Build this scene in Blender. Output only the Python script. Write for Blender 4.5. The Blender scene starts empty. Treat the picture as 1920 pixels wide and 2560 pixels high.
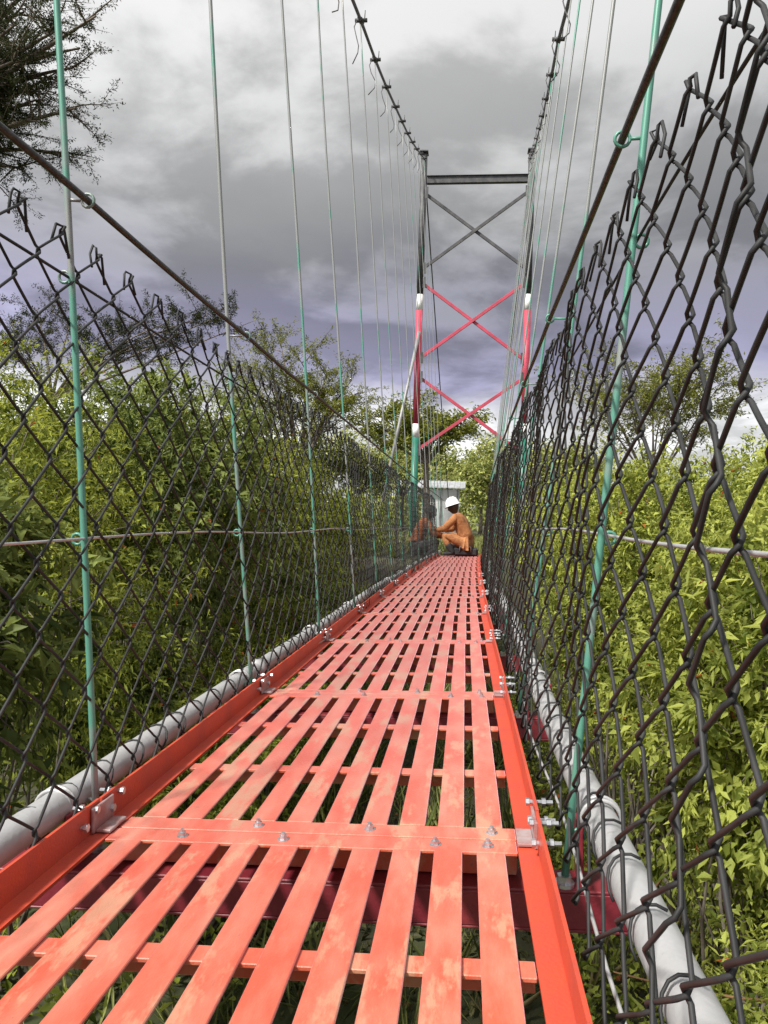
import bpy, bmesh, math, random
import numpy as np
from mathutils import Vector, Matrix
rng = np.random.default_rng(7); random.seed(7)
SC = bpy.context.scene; COL = SC.collection
# ------------------------------------------------------------------ camera
F_PX, CAM_H = 1900.0, 0.5
YAW, PITCH, ROLL = 0.10610, 0.01171, math.radians(1.8)
def cam_axes():
    cy, sy = math.cos(YAW), math.sin(YAW)
    F = np.array([-sy*math.cos(PITCH), cy*math.cos(PITCH), math.sin(PITCH)])
    R = np.array([cy, sy, 0.0]); U = np.cross(R, F)
    c, s = math.cos(ROLL), math.sin(ROLL)
    return F, c*R+s*U, -s*R+c*U
CF, CR, CU = cam_axes()
cam = bpy.data.cameras.new('camera'); cam_ob = bpy.data.objects.new('camera', cam); COL.objects.link(cam_ob)
cam.sensor_fit = 'VERTICAL'; cam.sensor_height = 36.0; cam.lens = F_PX/2560*36.0
cam.clip_start = 0.02; cam.clip_end = 3000
cam_ob.matrix_world = Matrix(((CR[0], CU[0], -CF[0], 0), (CR[1], CU[1], -CF[1], 0), (CR[2], CU[2], -CF[2], CAM_H), (0, 0, 0, 1)))
SC.camera = cam_ob
# ------------------------------------------------------------------ world, sun, exposure
SUN = np.array([-0.56, -0.60, 0.95]); SUN /= np.linalg.norm(SUN)
W = bpy.data.worlds.new('World'); SC.world = W; W.use_nodes = True
nt = W.node_tree; nt.nodes.clear()
def wn(t, **kw):
    n = nt.nodes.new(t)
    for k, v in kw.items(): setattr(n, k, v)
    return n
def wmath(op, a, b=None, c=None):
    n = wn('ShaderNodeMath', operation=op)
    for i, v in enumerate((a, b, c)):
        if v is None: continue
        if isinstance(v, (int, float)): n.inputs[i].default_value = v
        else: nt.links.new(v, n.inputs[i])
    return n.outputs[0]
tc = wn('ShaderNodeTexCoord'); sep = wn('ShaderNodeSeparateXYZ'); nt.links.new(tc.outputs['Generated'], sep.inputs[0])
zc = wmath('MAXIMUM', sep.outputs[2], 0.0)
den = wmath('ADD', zc, 0.22)
cx = wmath('DIVIDE', sep.outputs[0], den); cyv = wmath('DIVIDE', sep.outputs[1], den)
comb = wn('ShaderNodeCombineXYZ'); nt.links.new(cx, comb.inputs[0]); nt.links.new(cyv, comb.inputs[1]); nt.links.new(zc, comb.inputs[2])
def wnoise(scale, detail, rough, dist=0.0, off=(0, 0, 0)):
    mp = wn('ShaderNodeMapping'); mp.inputs['Location'].default_value = off
    nt.links.new(comb.outputs[0], mp.inputs[0])
    n = wn('ShaderNodeTexNoise'); n.inputs['Scale'].default_value = scale; n.inputs['Detail'].default_value = detail
    n.inputs['Roughness'].default_value = rough; n.inputs['Distortion'].default_value = dist
    nt.links.new(mp.outputs[0], n.inputs['Vector']); return n.outputs['Fac']
n1 = wnoise(1.1, 6, 0.55, 0.2, (3.1, 1.7, 0)); n2 = wnoise(2.0, 8, 0.55, 0.25, (0.4, 5.2, 0))
# elevation, pushed up and down by the big noise so that the cloud bands are uneven
sh = wmath('MULTIPLY_ADD', n1, 0.30, -0.15)
el = wmath('ADD', zc, wmath('MULTIPLY', sh, wmath('MULTIPLY_ADD', zc, 2.2, 0.2)))
ramp = wn('ShaderNodeValToRGB'); nt.links.new(el, ramp.inputs[0])
stops = [(0.0, (.74, .76, .78)), (.08, (1.0, 1.0, 1.0)), (.13, (.93, .93, .94)), (.165, (.56, .555, .62)), (.20, (.345, .335, .48)), (.24, (.28, .272, .37)),
         (.30, (.255, .255, .285)), (.37, (.345, .345, .35)), (.45, (.425, .425, .425)), (.56, (.50, .50, .495)), (1.0, (.52, .52, .52))]
e = ramp.color_ramp.elements
e[0].position, e[0].color = stops[0][0], (*stops[0][1], 1); e[1].position, e[1].color = stops[-1][0], (*stops[-1][1], 1)
for p_, c_ in stops[1:-1]:
    q = e.new(p_); q.color = (*c_, 1)
# brighter towards the side the sun stands on, billows from the fine noise
dotn = wn('ShaderNodeVectorMath', operation='DOT_PRODUCT'); nt.links.new(tc.outputs['Generated'], dotn.inputs[0]); dotn.inputs[1].default_value = tuple(SUN)
bil = wn('ShaderNodeMapRange', interpolation_type='SMOOTHSTEP'); nt.links.new(n2, bil.inputs[0])
bil.inputs[1].default_value = .43; bil.inputs[2].default_value = .58; bil.inputs[3].default_value = .78; bil.inputs[4].default_value = 1.34
glow = wmath('MULTIPLY_ADD', dotn.outputs['Value'], 0.6, 0.98)
mul = wmath('MULTIPLY', bil.outputs[0], wmath('MAXIMUM', glow, 0.6))
bright = wn('ShaderNodeVectorMath', operation='SCALE'); nt.links.new(ramp.outputs[0], bright.inputs[0]); nt.links.new(mul, bright.inputs['Scale'])
sky = wn('ShaderNodeTexSky', sky_type='NISHITA'); sky.sun_disc = False
sky.sun_elevation = math.asin(SUN[2]); sky.sun_rotation = math.atan2(SUN[0], SUN[1])
bg1 = wn('ShaderNodeBackground'); nt.links.new(sky.outputs[0], bg1.inputs[0]); bg1.inputs[1].default_value = 0.07
bg2 = wn('ShaderNodeBackground'); nt.links.new(bright.outputs[0], bg2.inputs[0]); bg2.inputs[1].default_value = 1.0
mixs = wn('ShaderNodeMixShader'); mixs.inputs[0].default_value = 0.95
nt.links.new(bg1.outputs[0], mixs.inputs[1]); nt.links.new(bg2.outputs[0], mixs.inputs[2])
out = wn('ShaderNodeOutputWorld'); nt.links.new(mixs.outputs[0], out.inputs[0])
sl = bpy.data.lights.new('sun', 'SUN'); sl.energy = 4.9; sl.angle = math.radians(7); sl.color = (1.0, .955, .88)
so = bpy.data.objects.new('sun', sl); COL.objects.link(so)
so.rotation_euler = Vector((-SUN[0], -SUN[1], -SUN[2])).to_track_quat('-Z', 'Y').to_euler()
SC.view_settings.view_transform = 'Standard'; SC.view_settings.look = 'None'; SC.view_settings.exposure = 0.40; SC.view_settings.gamma = 1.0
try: SC.view_settings.use_curve_mapping = False
except Exception: pass
SC.cycles.max_bounces = 6; SC.cycles.diffuse_bounces = 3; SC.cycles.glossy_bounces = 2; SC.cycles.transmission_bounces = 3
# ------------------------------------------------------------------ bridge frame: X across, d along, Z up, from the deck
D1, LP = 1.2210, 1.0241
XL, XR = -0.5952, 0.1306
BZ, EX, TAU = -0.000329, 0.000930, 0.0419
def PW(X, d, Z): return np.array([X+EX*d*d, d, Z+BZ*d*d+TAU*X])
def Jd(k): return D1+(k-1)*LP
def frame(d):
    o = PW(0, d, 0); ex = Vector((1, 0, TAU)).normalized(); ey = Vector((2*EX*d, 1, 2*BZ*d))
    ey = (ey-ex*ey.dot(ex)).normalized(); ez = ex.cross(ey)
    return Matrix(((ex[0], ey[0], ez[0], o[0]), (ex[1], ey[1], ez[1], o[1]), (ex[2], ey[2], ez[2], o[2]), (0, 0, 0, 1)))
def at(px, py, d):            # the point at distance d along the bridge that a photo pixel looks at
    D = CF+CR*(px-960)/F_PX+CU*(1280-py)/F_PX
    return D*(d/D[1])+np.array([0, 0, CAM_H])
# ------------------------------------------------------------------ materials
MATS = {}
def mat(name, col, rough=.6, metal=0.0, col2=None, scale=6.0, detail=4.0, lo=.4, hi=.62, bump=0.0, bscale=60.0, coat=0.0, spec=.5, r2=None, stretch=None, speck=None, sheen=0.0):
    m = bpy.data.materials.new(name); m.use_nodes = True; t = m.node_tree; b = t.nodes['Principled BSDF']
    b.inputs['Roughness'].default_value = rough; b.inputs['Metallic'].default_value = metal
    b.inputs['Base Color'].default_value = (*col, 1); b.inputs['Specular IOR Level'].default_value = spec
    if sheen: b.inputs['Sheen Weight'].default_value = sheen; b.inputs['Sheen Roughness'].default_value = .34; b.inputs['Sheen Tint'].default_value = (1, .78, 1, 1)  # lilac tint stands in for pale sky reflected at grazing angles
    if coat: b.inputs['Coat Weight'].default_value = coat; b.inputs['Coat Roughness'].default_value = .16
    g = t.nodes.new('ShaderNodeNewGeometry'); src = g.outputs['Position']
    if stretch:
        mp = t.nodes.new('ShaderNodeMapping'); mp.inputs['Scale'].default_value = stretch; t.links.new(src, mp.inputs[0]); src = mp.outputs[0]
    if col2 is not None:
        n = t.nodes.new('ShaderNodeTexNoise'); n.inputs['Scale'].default_value = scale; n.inputs['Detail'].default_value = detail
        n.inputs['Roughness'].default_value = .62
        t.links.new(src, n.inputs['Vector'])
        mr = t.nodes.new('ShaderNodeMapRange'); t.links.new(n.outputs['Fac'], mr.inputs[0]); mr.inputs[1].default_value = lo; mr.inputs[2].default_value = hi
        mx = t.nodes.new('ShaderNodeMix'); mx.data_type = 'RGBA'; t.links.new(mr.outputs[0], mx.inputs['Factor'])
        mx.inputs['A'].default_value = (*col, 1); mx.inputs['B'].default_value = (*col2, 1); t.links.new(mx.outputs['Result'], b.inputs['Base Color'])
        if r2 is not None:
            m2 = t.nodes.new('ShaderNodeMapRange'); t.links.new(mr.outputs[0], m2.inputs[0]); m2.inputs[3].default_value = rough; m2.inputs[4].default_value = r2
            t.links.new(m2.outputs[0], b.inputs['Roughness'])
    for sc_, sca, thr, amt in ([] if not speck else speck if isinstance(speck, list) else [speck]):      # grime spots and scuffs with their own shape
        n = t.nodes.new('ShaderNodeTexNoise'); n.inputs['Scale'].default_value = sca; n.inputs['Detail'].default_value = 6; n.inputs['Roughness'].default_value = .7
        t.links.new(src, n.inputs['Vector']); mr = t.nodes.new('ShaderNodeMapRange'); t.links.new(n.outputs['Fac'], mr.inputs[0]); mr.inputs[1].default_value = thr; mr.inputs[2].default_value = thr+.07; mr.inputs[4].default_value = amt
        mx = t.nodes.new('ShaderNodeMix'); mx.data_type = 'RGBA'; t.links.new(mr.outputs[0], mx.inputs['Factor']); mx.inputs['B'].default_value = (*sc_, 1)
        old = b.inputs['Base Color'].links[0].from_socket if b.inputs['Base Color'].links else None
        if old: t.links.new(old, mx.inputs['A'])
        else: mx.inputs['A'].default_value = (*col, 1)
        t.links.new(mx.outputs['Result'], b.inputs['Base Color'])
    if bump:
        n = t.nodes.new('ShaderNodeTexNoise'); n.inputs['Scale'].default_value = bscale; n.inputs['Detail'].default_value = 5
        t.links.new(src, n.inputs['Vector'])
        bp = t.nodes.new('ShaderNodeBump'); bp.inputs['Strength'].default_value = bump; bp.inputs['Distance'].default_value = .01
        t.links.new(n.outputs['Fac'], bp.inputs['Height']); t.links.new(bp.outputs[0], b.inputs['Normal'])
    MATS[name] = m; return m
def leafmat(name, ca, cb, dead=(.28, .09, .03), trans=.35, rough=.5):
    m = bpy.data.materials.new(name); m.use_nodes = True; t = m.node_tree; t.nodes.clear()
    a = t.nodes.new('ShaderNodeAttribute'); a.attribute_name = 'tint'
    r = t.nodes.new('ShaderNodeValToRGB'); t.links.new(a.outputs['Fac'], r.inputs[0])
    el_ = r.color_ramp.elements; el_[0].color = (*ca, 1); el_[1].position = .9; el_[1].color = (*cb, 1)
    x = el_.new(.975); x.color = (*cb, 1); x = el_.new(.98); x.color = (*dead, 1)
    p = t.nodes.new('ShaderNodeBsdfPrincipled'); p.inputs['Roughness'].default_value = rough; p.inputs['Specular IOR Level'].default_value = .18
    t.links.new(r.outputs[0], p.inputs['Base Color'])
    tr = t.nodes.new('ShaderNodeBsdfTranslucent'); hs = t.nodes.new('ShaderNodeHueSaturation'); hs.inputs['Value'].default_value = 1.25; hs.inputs['Hue'].default_value = .49
    t.links.new(r.outputs[0], hs.inputs['Color']); t.links.new(hs.outputs[0], tr.inputs[0])
    mx = t.nodes.new('ShaderNodeMixShader'); mx.inputs[0].default_value = trans
    t.links.new(p.outputs[0], mx.inputs[1]); t.links.new(tr.outputs[0], mx.inputs[2])
    o = t.nodes.new('ShaderNodeOutputMaterial'); t.links.new(mx.outputs[0], o.inputs[0]); MATS[name] = m; return m
# painted deck: red-orange primer with dusty, worn patches
mat('deck_paint', (.60, .092, .040), .45, 0, (.60, .215, .14), 10, 12, .40, .72, .10, 260, spec=.6, r2=.52, sheen=.85, stretch=(1.6, .5, 1), speck=[((.50, .27, .16), 9, .52, .75), ((.20, .10, .07), 60, .64, .6), ((.52, .34, .30), 120, .68, .5)])
mat('deck_paint_edge_shaded', (.52, .066, .030), .46, 0, (.42, .060, .035), 9, 5, .42, .62, .1, 200, spec=.5, speck=((.16, .05, .035), 40, .63, .6))  # same deck paint, darkened to put the upright legs' shade into the colour
mat('beam_paint_shaded', (.17, .014, .026), .5, 0, (.24, .03, .035), 8, 5, .4, .62, .1, 150)  # red darkened in the colour itself for the shade under the deck
mat('zinc', (.48, .48, .49), .40, .35, (.40, .40, .40), 9, 7, .38, .66, .12, 90, r2=.55, speck=((.20, .17, .14), 26, .62, .6))
mat('bolt_zinc', (.66, .67, .70), .3, .8, (.45, .45, .47), 60, 3)
mat('mesh_wire', (.014, .0145, .015), .6, .0, (.028, .029, .030), 14, 3, .4, .6, spec=.35)
mat('bracket_grey', (.30, .13, .12), .5, .1, (.36, .30, .30), 22, 4)
mat('cable_dark', (.045, .045, .047), .55, .4, (.10, .10, .10), 40, 3, .4, .6)
mat('rail_cable', (.022, .022, .023), .5, .1, (.05, .05, .05), 90, 3, .4, .6)
mat('hanger_paint', (.085, .26, .195), .42, .1, (.235, .245, .24), 2.8, 4, .45, .53, 0, 60, r2=.4)
hm_ = MATS['hanger_paint'].node_tree; nz = [n for n in hm_.nodes if n.type == 'TEX_NOISE'][0]; mr_ = nz.outputs['Fac'].links[0].to_node
sx = hm_.nodes.new('ShaderNodeSeparateXYZ'); gq = [n for n in hm_.nodes if n.type == 'NEW_GEOMETRY'][0]; hm_.links.new(gq.outputs['Position'], sx.inputs[0])
zr_ = hm_.nodes.new('ShaderNodeMapRange'); hm_.links.new(sx.outputs[2], zr_.inputs[0])
for q_, v_ in ((1, .4), (2, 2.6), (3, -.07), (4, .10)): zr_.inputs[q_].default_value = v_
ad = hm_.nodes.new('ShaderNodeMath'); hm_.links.new(nz.outputs['Fac'], ad.inputs[0]); hm_.links.new(zr_.outputs[0], ad.inputs[1]); hm_.links.new(ad.outputs[0], mr_.inputs[0])
mat('tower_dark', (.055, .055, .06), .6, .3, (.09, .09, .09), 8, 4)
mat('tower_white', (.78, .78, .76), .5, 0, (.6, .59, .56), 6, 4, .5, .8, speck=((.3, .22, .17), 9, .6, .6))
mat('tower_red', (.50, .055, .10), .5, 0, (.36, .045, .07), 5, 4, speck=((.16, .07, .06), 9, .6, .6))
mat('tower_green', (.012, .125, .082), .45, 0, (.02, .16, .11), 5, 4)
mat('strut_steel', (.30, .30, .30), .5, .3, (.20, .20, .20), 5, 4)
mat('bark', (.11, .085, .065), .9, 0, (.2, .17, .14), 14, 5, .4, .6, .5, 40)
mat('twig', (.075, .058, .042), .9, 0, (.20, .175, .145), 9, 4)
mat('dry_stalk', (.30, .17, .08), .9, 0, (.22, .12, .06), 9, 4)
mat('soil', (.045, .040, .024), .95, 0, (.045, .055, .018), 1.3, 7, .4, .62, .6, 12)
mat('wall_white', (.70, .70, .69), .7, 0, (.55, .55, .54), 2.5, 5, .45, .75)
mat('roof_sheet', (.62, .64, .67), .4, .5, (.45, .45, .47), 3, 4)
mat('coverall', (.40, .165, .06), .85, 0, (.24, .09, .03), 11, 6, .42, .6, .9, 22)
mat('work_trousers', (.46, .205, .08), .85, 0, (.30, .12, .045), 11, 6, .42, .6, .9, 22)
mat('orange_shirt', (.34, .10, .03), .85, 0, (.20, .06, .02), 9, 5, .4, .62, .3, 60)
mat('dark_cloth', (.018, .019, .022), .85, 0, (.035, .035, .04), 9, 4, .4, .62, .3, 60)
mat('skin', (.055, .028, .017), .5); mat('hair', (.008, .007, .007), .8)
mat('helmet_white', (.82, .82, .82), .3, 0, (.7, .7, .69), 12, 3)
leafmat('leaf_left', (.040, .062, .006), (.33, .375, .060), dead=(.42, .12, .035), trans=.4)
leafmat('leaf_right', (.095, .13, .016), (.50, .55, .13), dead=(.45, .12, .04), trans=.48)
leafmat('leaf_cover', (.055, .085, .010), (.42, .47, .09), dead=(.40, .12, .04))
leafmat('leaf_acacia', (.018, .026, .010), (.055, .068, .022), dead=(.05, .06, .02), trans=.2)
leafmat('leaf_acacia_green', (.065, .088, .012), (.27, .29, .05), dead=(.16, .16, .04), trans=.3)
leafmat('leaf_far', (.10, .14, .03), (.46, .49, .16), dead=(.36, .30, .12), trans=.3)
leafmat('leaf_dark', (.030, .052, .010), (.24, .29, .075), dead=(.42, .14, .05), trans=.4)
leafmat('litter', (.03, .035, .012), (.16, .15, .06), dead=(.25, .12, .05))
leafmat('grass', (.09, .12, .03), (.40, .42, .15), dead=(.33, .27, .14), trans=.3)
# ------------------------------------------------------------------ mesh helpers
class MB:
    def __init__(s): s.v = []; s.f = []; s.n = 0; s.mi = []
    def add(s, v, f, mi=0):
        v = np.asarray(v, float).reshape(-1, 3); s.v.append(v)
        s.f.extend([tuple(i+s.n for i in q) for q in f]); s.mi.extend([mi]*len(f)); s.n += len(v); return s
    def box(s, lo, hi, mi=0):
        x0, y0, z0 = lo; x1, y1, z1 = hi
        v = [(x0, y0, z0), (x1, y0, z0), (x1, y1, z0), (x0, y1, z0), (x0, y0, z1), (x1, y0, z1), (x1, y1, z1), (x0, y1, z1)]
        return s.add(v, [(0, 3, 2, 1), (4, 5, 6, 7), (0, 1, 5, 4), (1, 2, 6, 5), (2, 3, 7, 6), (3, 0, 4, 7)], mi)
    def tube(s, path, r, n=6, cap=True, mi=0):
        P = np.asarray(path, float); m = len(P); r = np.broadcast_to(np.asarray(r, float), (m,))
        T = np.empty_like(P); T[1:-1] = P[2:]-P[:-2]; T[0] = P[1]-P[0]; T[-1] = P[-1]-P[-2]
        T /= np.maximum(np.linalg.norm(T, axis=1, keepdims=True), 1e-9)
        up = np.array([0, 0, 1.0]) if abs(T[0, 2]) < .9 else np.array([1.0, 0, 0])
        A = np.empty_like(P); a = np.cross(T[0], up); a /= np.linalg.norm(a)
        for i in range(m):
            a = a-T[i]*a.dot(T[i]); l = np.linalg.norm(a); a = a/l if l > 1e-6 else np.cross(T[i], [.3, .5, .8]); A[i] = a
        B = np.cross(T, A); th = np.arange(n)*2*math.pi/n
        V = P[:, None]+r[:, None, None]*(np.cos(th)[None, :, None]*A[:, None]+np.sin(th)[None, :, None]*B[:, None])
        f = []
        for i in range(m-1):
            for j in range(n):
                k = (j+1) % n; f.append((i*n+j, i*n+k, (i+1)*n+k, (i+1)*n+j))
        if cap: f.append(tuple(range(n-1, -1, -1))); f.append(tuple((m-1)*n+j for j in range(n)))
        return s.add(V.reshape(-1, 3), f, mi)
    def ring(s, c, R, r, nrm, n=14, k=5):
        nrm = np.asarray(nrm, float); nrm /= np.linalg.norm(nrm); a = np.cross(nrm, [.31, .2, .93]); a /= np.linalg.norm(a); b = np.cross(nrm, a)
        th = np.linspace(0, 2*math.pi, n+1); return s.tube([np.asarray(c)+R*(math.cos(t)*a+math.sin(t)*b) for t in th], r, k, False)
    def mesh(s, name, mats, smooth=True, bevel=0.0):
        me = bpy.data.meshes.new(name); me.from_pydata(np.concatenate(s.v).tolist(), [], s.f)
        for m in ([mats] if isinstance(mats, str) else mats): me.materials.append(MATS[m])
        if not isinstance(mats, str): me.polygons.foreach_set('material_index', s.mi)
        if bevel:
            bm = bmesh.new(); bm.from_mesh(me); bmesh.ops.bevel(bm, geom=bm.edges[:], offset=bevel, segments=1, affect='EDGES', profile=.5); bm.to_mesh(me); bm.free()
        if smooth and hasattr(me, 'shade_smooth'): me.shade_smooth()
        me.update(); return me
def ob(name, me, parent=None, loc=None):
    o = bpy.data.objects.new(name, me); COL.objects.link(o)
    if parent is not None: o.parent = parent
    if loc is not None: o.location = tuple(loc)
    return o
def tag(o, label=None, cat=None, group=None, kind=None):
    if label: o['label'] = label
    if cat: o['category'] = cat
    if group: o['group'] = group
    if kind: o['kind'] = kind
    return o
ORD = ['first', 'second', 'third', 'fourth', 'fifth', 'sixth', 'seventh', 'eighth', 'ninth', 'tenth', 'eleventh', 'twelfth', 'thirteenth', 'fourteenth', 'fifteenth', 'sixteenth']
def smooth(a, b, x):
    t = np.clip((x-a)/(b-a), 0, 1); return t*t*(3-2*t)
def ground_z(x, y):
    x = np.asarray(x, float); y = np.asarray(y, float)
    t = smooth(9.0, 13.4, y)
    g = -1.35*(1-t)-.16*t
    g = g+.06*np.sin(x*1.7+y*.9)*np.cos(y*1.3-x*.6)*(1-.6*t)+.03*np.sin(x*4.1+2)*np.sin(y*3.7)*(1-t)
    return g+.0015*np.maximum(y-40, 0)
# ------------------------------------------------------------------ ground
def axis(vals): return np.array(sorted(set(np.round(vals, 4))))
gx = axis(np.concatenate([np.linspace(-9, 9, 73), np.linspace(-60, 60, 31), np.linspace(-900, 900, 13)]))
gy = axis(np.concatenate([np.linspace(-4, 20, 97), np.linspace(20, 90, 29), np.linspace(-60, 1200, 19)]))
GX, GY = np.meshgrid(gx, gy); V = np.stack([GX, GY, ground_z(GX, GY)], -1).reshape(-1, 3); nx = len(gx)
mb = MB(); mb.add(V, [(j*nx+i, j*nx+i+1, (j+1)*nx+i+1, (j+1)*nx+i) for j in range(len(gy)-1) for i in range(nx-1)])
tag(ob('ground', mb.mesh('ground', 'soil')), kind='structure', label='dark earth ground under the footbridge')
# ------------------------------------------------------------------ deck panels
NSLOT, PITCHX, SLOT = 11, .0636, .0208
XC = (XL+XR)/2; TH = .005
slot_x = [XC+(i-5)*PITCHX for i in range(NSLOT)]
G = .0022
m_slat = MB().box((-.5*(PITCHX-SLOT), .048, -TH), (.5*(PITCHX-SLOT), LP-.048, 0)).mesh('slat', 'deck_paint', False, .0012)
def angle_mesh(sgn):
    # outer upright leg and the flat leg towards the slats
    xo = XL if sgn < 0 else XR; xi = slot_x[0]-SLOT/2 if sgn < 0 else slot_x[-1]+SLOT/2; t = .005
    x1 = xo-sgn*t
    prof = [(xo, -.012), (xo, .047), (x1, .047), (x1, 0.0), (xi, 0.0), (xi, -TH), (x1, -.012)]
    if sgn > 0: prof = prof[::-1]
    v = [(x, y, z) for y in (G, LP-G) for x, z in prof]; n = len(prof)
    f = [(i, (i+1) % n, n+(i+1) % n, n+i) for i in range(n)]+[tuple(range(n-1, -1, -1)), tuple(range(n, 2*n))]
    return MB().add(v, f).mesh('side_angle', 'deck_paint_edge_shaded', False)
m_ang = {-1: angle_mesh(-1), 1: angle_mesh(1)}
ex0, ex1 = slot_x[0]-SLOT/2+.001, slot_x[-1]+SLOT/2-.001
def endplate(y0, y1, yl):
    m = MB(); m.box((ex0, y0, -.0062), (ex1, y1, -.0006)); m.box((ex0, yl-.0025, -.052), (ex1, yl+.0025, -.0064)); return m.mesh('end_plate', 'deck_paint', False, .0012)
m_end = [endplate(G, .0475, .005), endplate(LP-.0475, LP-G, LP-.005)]
m_cross = MB().box((ex0, -.017, -.011), (ex1, .017, -TH-.0004)).box((ex0, .012, -.040), (ex1, .017, -.0112)).mesh('crossbar', 'deck_paint', False, .001)
def bolt_mesh():
    m = MB(); m.tube([(0, 0, -.001), (0, 0, .0014)], .0092, 12); m.tube([(0, 0, .0014), (0, 0, .0072)], .0066, 6); m.tube([(0, 0, .0072), (0, 0, .0115)], .0036, 8)
    return m.mesh('bolt', 'bolt_zinc', False)
m_bolt = bolt_mesh()
def side_bolt_mesh():
    m = MB(); m.tube([(-.018, 0, 0), (-.012, 0, 0)], .0065, 6); m.tube([(-.012, 0, 0), (.026, 0, 0)], .0037, 8); m.tube([(.008, 0, 0), (.0145, 0, 0)], .0068, 6); return m.mesh('side_bolt', 'bolt_zinc', False)
m_sbolt = side_bolt_mesh()
def bracket_mesh(sgn):
    m = MB(); t = .005
    if sgn < 0: m.box((0, -.036, .002), (.005, .036, .042)); m.box((.0052, -.030, .002), (.030, .030, .007))
    else: m.box((-.005, -.036, .002), (0, .036, .042)); m.box((-.030, -.030, .002), (-.0052, .030, .007))
    return m.mesh('bracket', 'bracket_grey', False, .001)
m_brk = {-1: bracket_mesh(-1), 1: bracket_mesh(1)}
def make_panel(k):            # panel between joint k-1 and joint k
    d0 = Jd(k-1); root = bpy.data.objects.new('deck_panel', None); COL.objects.link(root); root.matrix_world = frame(d0); root.empty_display_size = .05
    jit = random.Random(k)
    for i in range(10):
        o = ob('slat', m_slat, root, (slot_x[i]+PITCHX/2+jit.uniform(-.0008, .0008), 0, jit.uniform(-.0008, .0006)))
    for s in (-1, 1): ob('side_angle', m_ang[s], root)
    for m in m_end: ob('end_plate', m, root)
    for y in (LP/3, 2*LP/3): ob('crossbar', m_cross, root, (0, y, 0))
    if k <= 7:
        for y, xs in ((.026, (-.31, -.14, .062)), (LP-.026, (-.42, -.27, -.02, .062))):
            for x in xs: o = ob('bolt', m_bolt, root, (x+jit.uniform(-.02, .02), y, -.001)); o.rotation_euler = (0, 0, jit.uniform(0, 3))
        for s in (-1, 1):
            for y in (.045, LP-.045):
                for dz in (.022, .038):
                    o = ob('side_bolt', m_sbolt, root, ((XL-.002 if s < 0 else XR+.002), y+(.018 if dz > .03 else -.018), dz)); o.rotation_euler = (0, 0, math.pi if s < 0 else 0)
    tag(root, 'red slatted steel deck panel, %s from the crouching worker in the white helmet' % ORD[13-k], 'deck panel', 'slatted deck panels of the footbridge')
    return root
for k in range(1, 14): make_panel(k)
# ------------------------------------------------------------------ cross beams with the angle brackets that clamp the panels
XH = (-.612, .166)            # hanger feet
XPIPE, ZPIPE, RPIPE = (-.662, .222), (.036, .044), .0265
def beam_mesh():
    m = MB(); x0, x1 = -.745, .292; zt = -.0535
    m.box((x0, -.036, zt-.005), (x1, .036, zt)); m.box((x0, -.036, zt-.058), (x1, -.031, zt-.0052)); m.box((x0, -.036, zt-.063), (x1, .036, zt-.0582))
    return m.mesh('cross_beam', 'beam_paint_shaded', False, .0015)
m_beam = beam_mesh()
def saddle_mesh(i, sd_):
    xp, zp = XPIPE[i], ZPIPE[i]; zt = -.0534; a = xp+sd_*(RPIPE+.003); b = xp+sd_*(RPIPE+.009)
    return MB().box((min(a, b), -.03, zt), (max(a, b), .03, zp-.004)).mesh('pipe_saddle', 'beam_paint_shaded', False, .0015)
m_sad = [saddle_mesh(i, s_) for i in (0, 1) for s_ in (-1, 1)]
def strap_mesh(i):
    xp, zp = XPIPE[i], ZPIPE[i]
    return MB().tube([(xp+(RPIPE+.004)*math.cos(t), 0, zp+(RPIPE+.004)*math.sin(t)) for t in np.linspace(-.5, math.pi+.5, 18)], .0035, 6).mesh('pipe_strap', 'zinc')
m_strap = [strap_mesh(0), strap_mesh(1)]
for k in range(0, 16):
    root = bpy.data.objects.new('cross_beam', None); COL.objects.link(root); root.matrix_world = frame(Jd(k)-.012); root.empty_display_size = .05
    ob('beam', m_beam, root)
    if k <= 13:
        for s, xx in ((-1, XL+.0055), (1, XR-.0055)): ob('bracket', m_brk[s], root, (xx, .012, 0))
    for m in m_sad: ob('pipe_saddle', m, root)
    for i in (0, 1):
        for y_ in (-.012, .004): ob('pipe_strap', m_strap[i], root, (0, y_, 0))
    tag(root, 'dark red steel cross beam under the deck, %s from the tower' % ORD[15-k], 'cross beam', 'cross beams carrying the deck', 'thing')
# ------------------------------------------------------------------ pipes beside the deck
dd = np.linspace(-1.0, 15.2, 40)
for i, lab in ((0, 'grey steel pipe along the deck on the side of the white shed'), (1, 'grey steel pipe along the deck on the side away from the shed')):
    p = [PW(XPIPE[i]+.006*math.sin(d*1.9+i), d, ZPIPE[i]+.006*math.sin(d*1.3+1+i*2)) for d in dd]
    o = ob('steel_pipe', MB().tube(p, RPIPE, 20).mesh('steel_pipe', 'zinc')); tag(o, lab, 'pipe', 'pipes along the deck')
    for d in (2.45, 8.4):
        c = MB().tube([PW(XPIPE[i]+.006*math.sin(d*1.9+i), t, ZPIPE[i]+.006*math.sin(d*1.3+1+i*2)) for t in (d-.04, d+.04)], RPIPE+.0045, 18)
        ob('coupling', c.mesh('coupling', 'zinc'), o)
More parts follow.
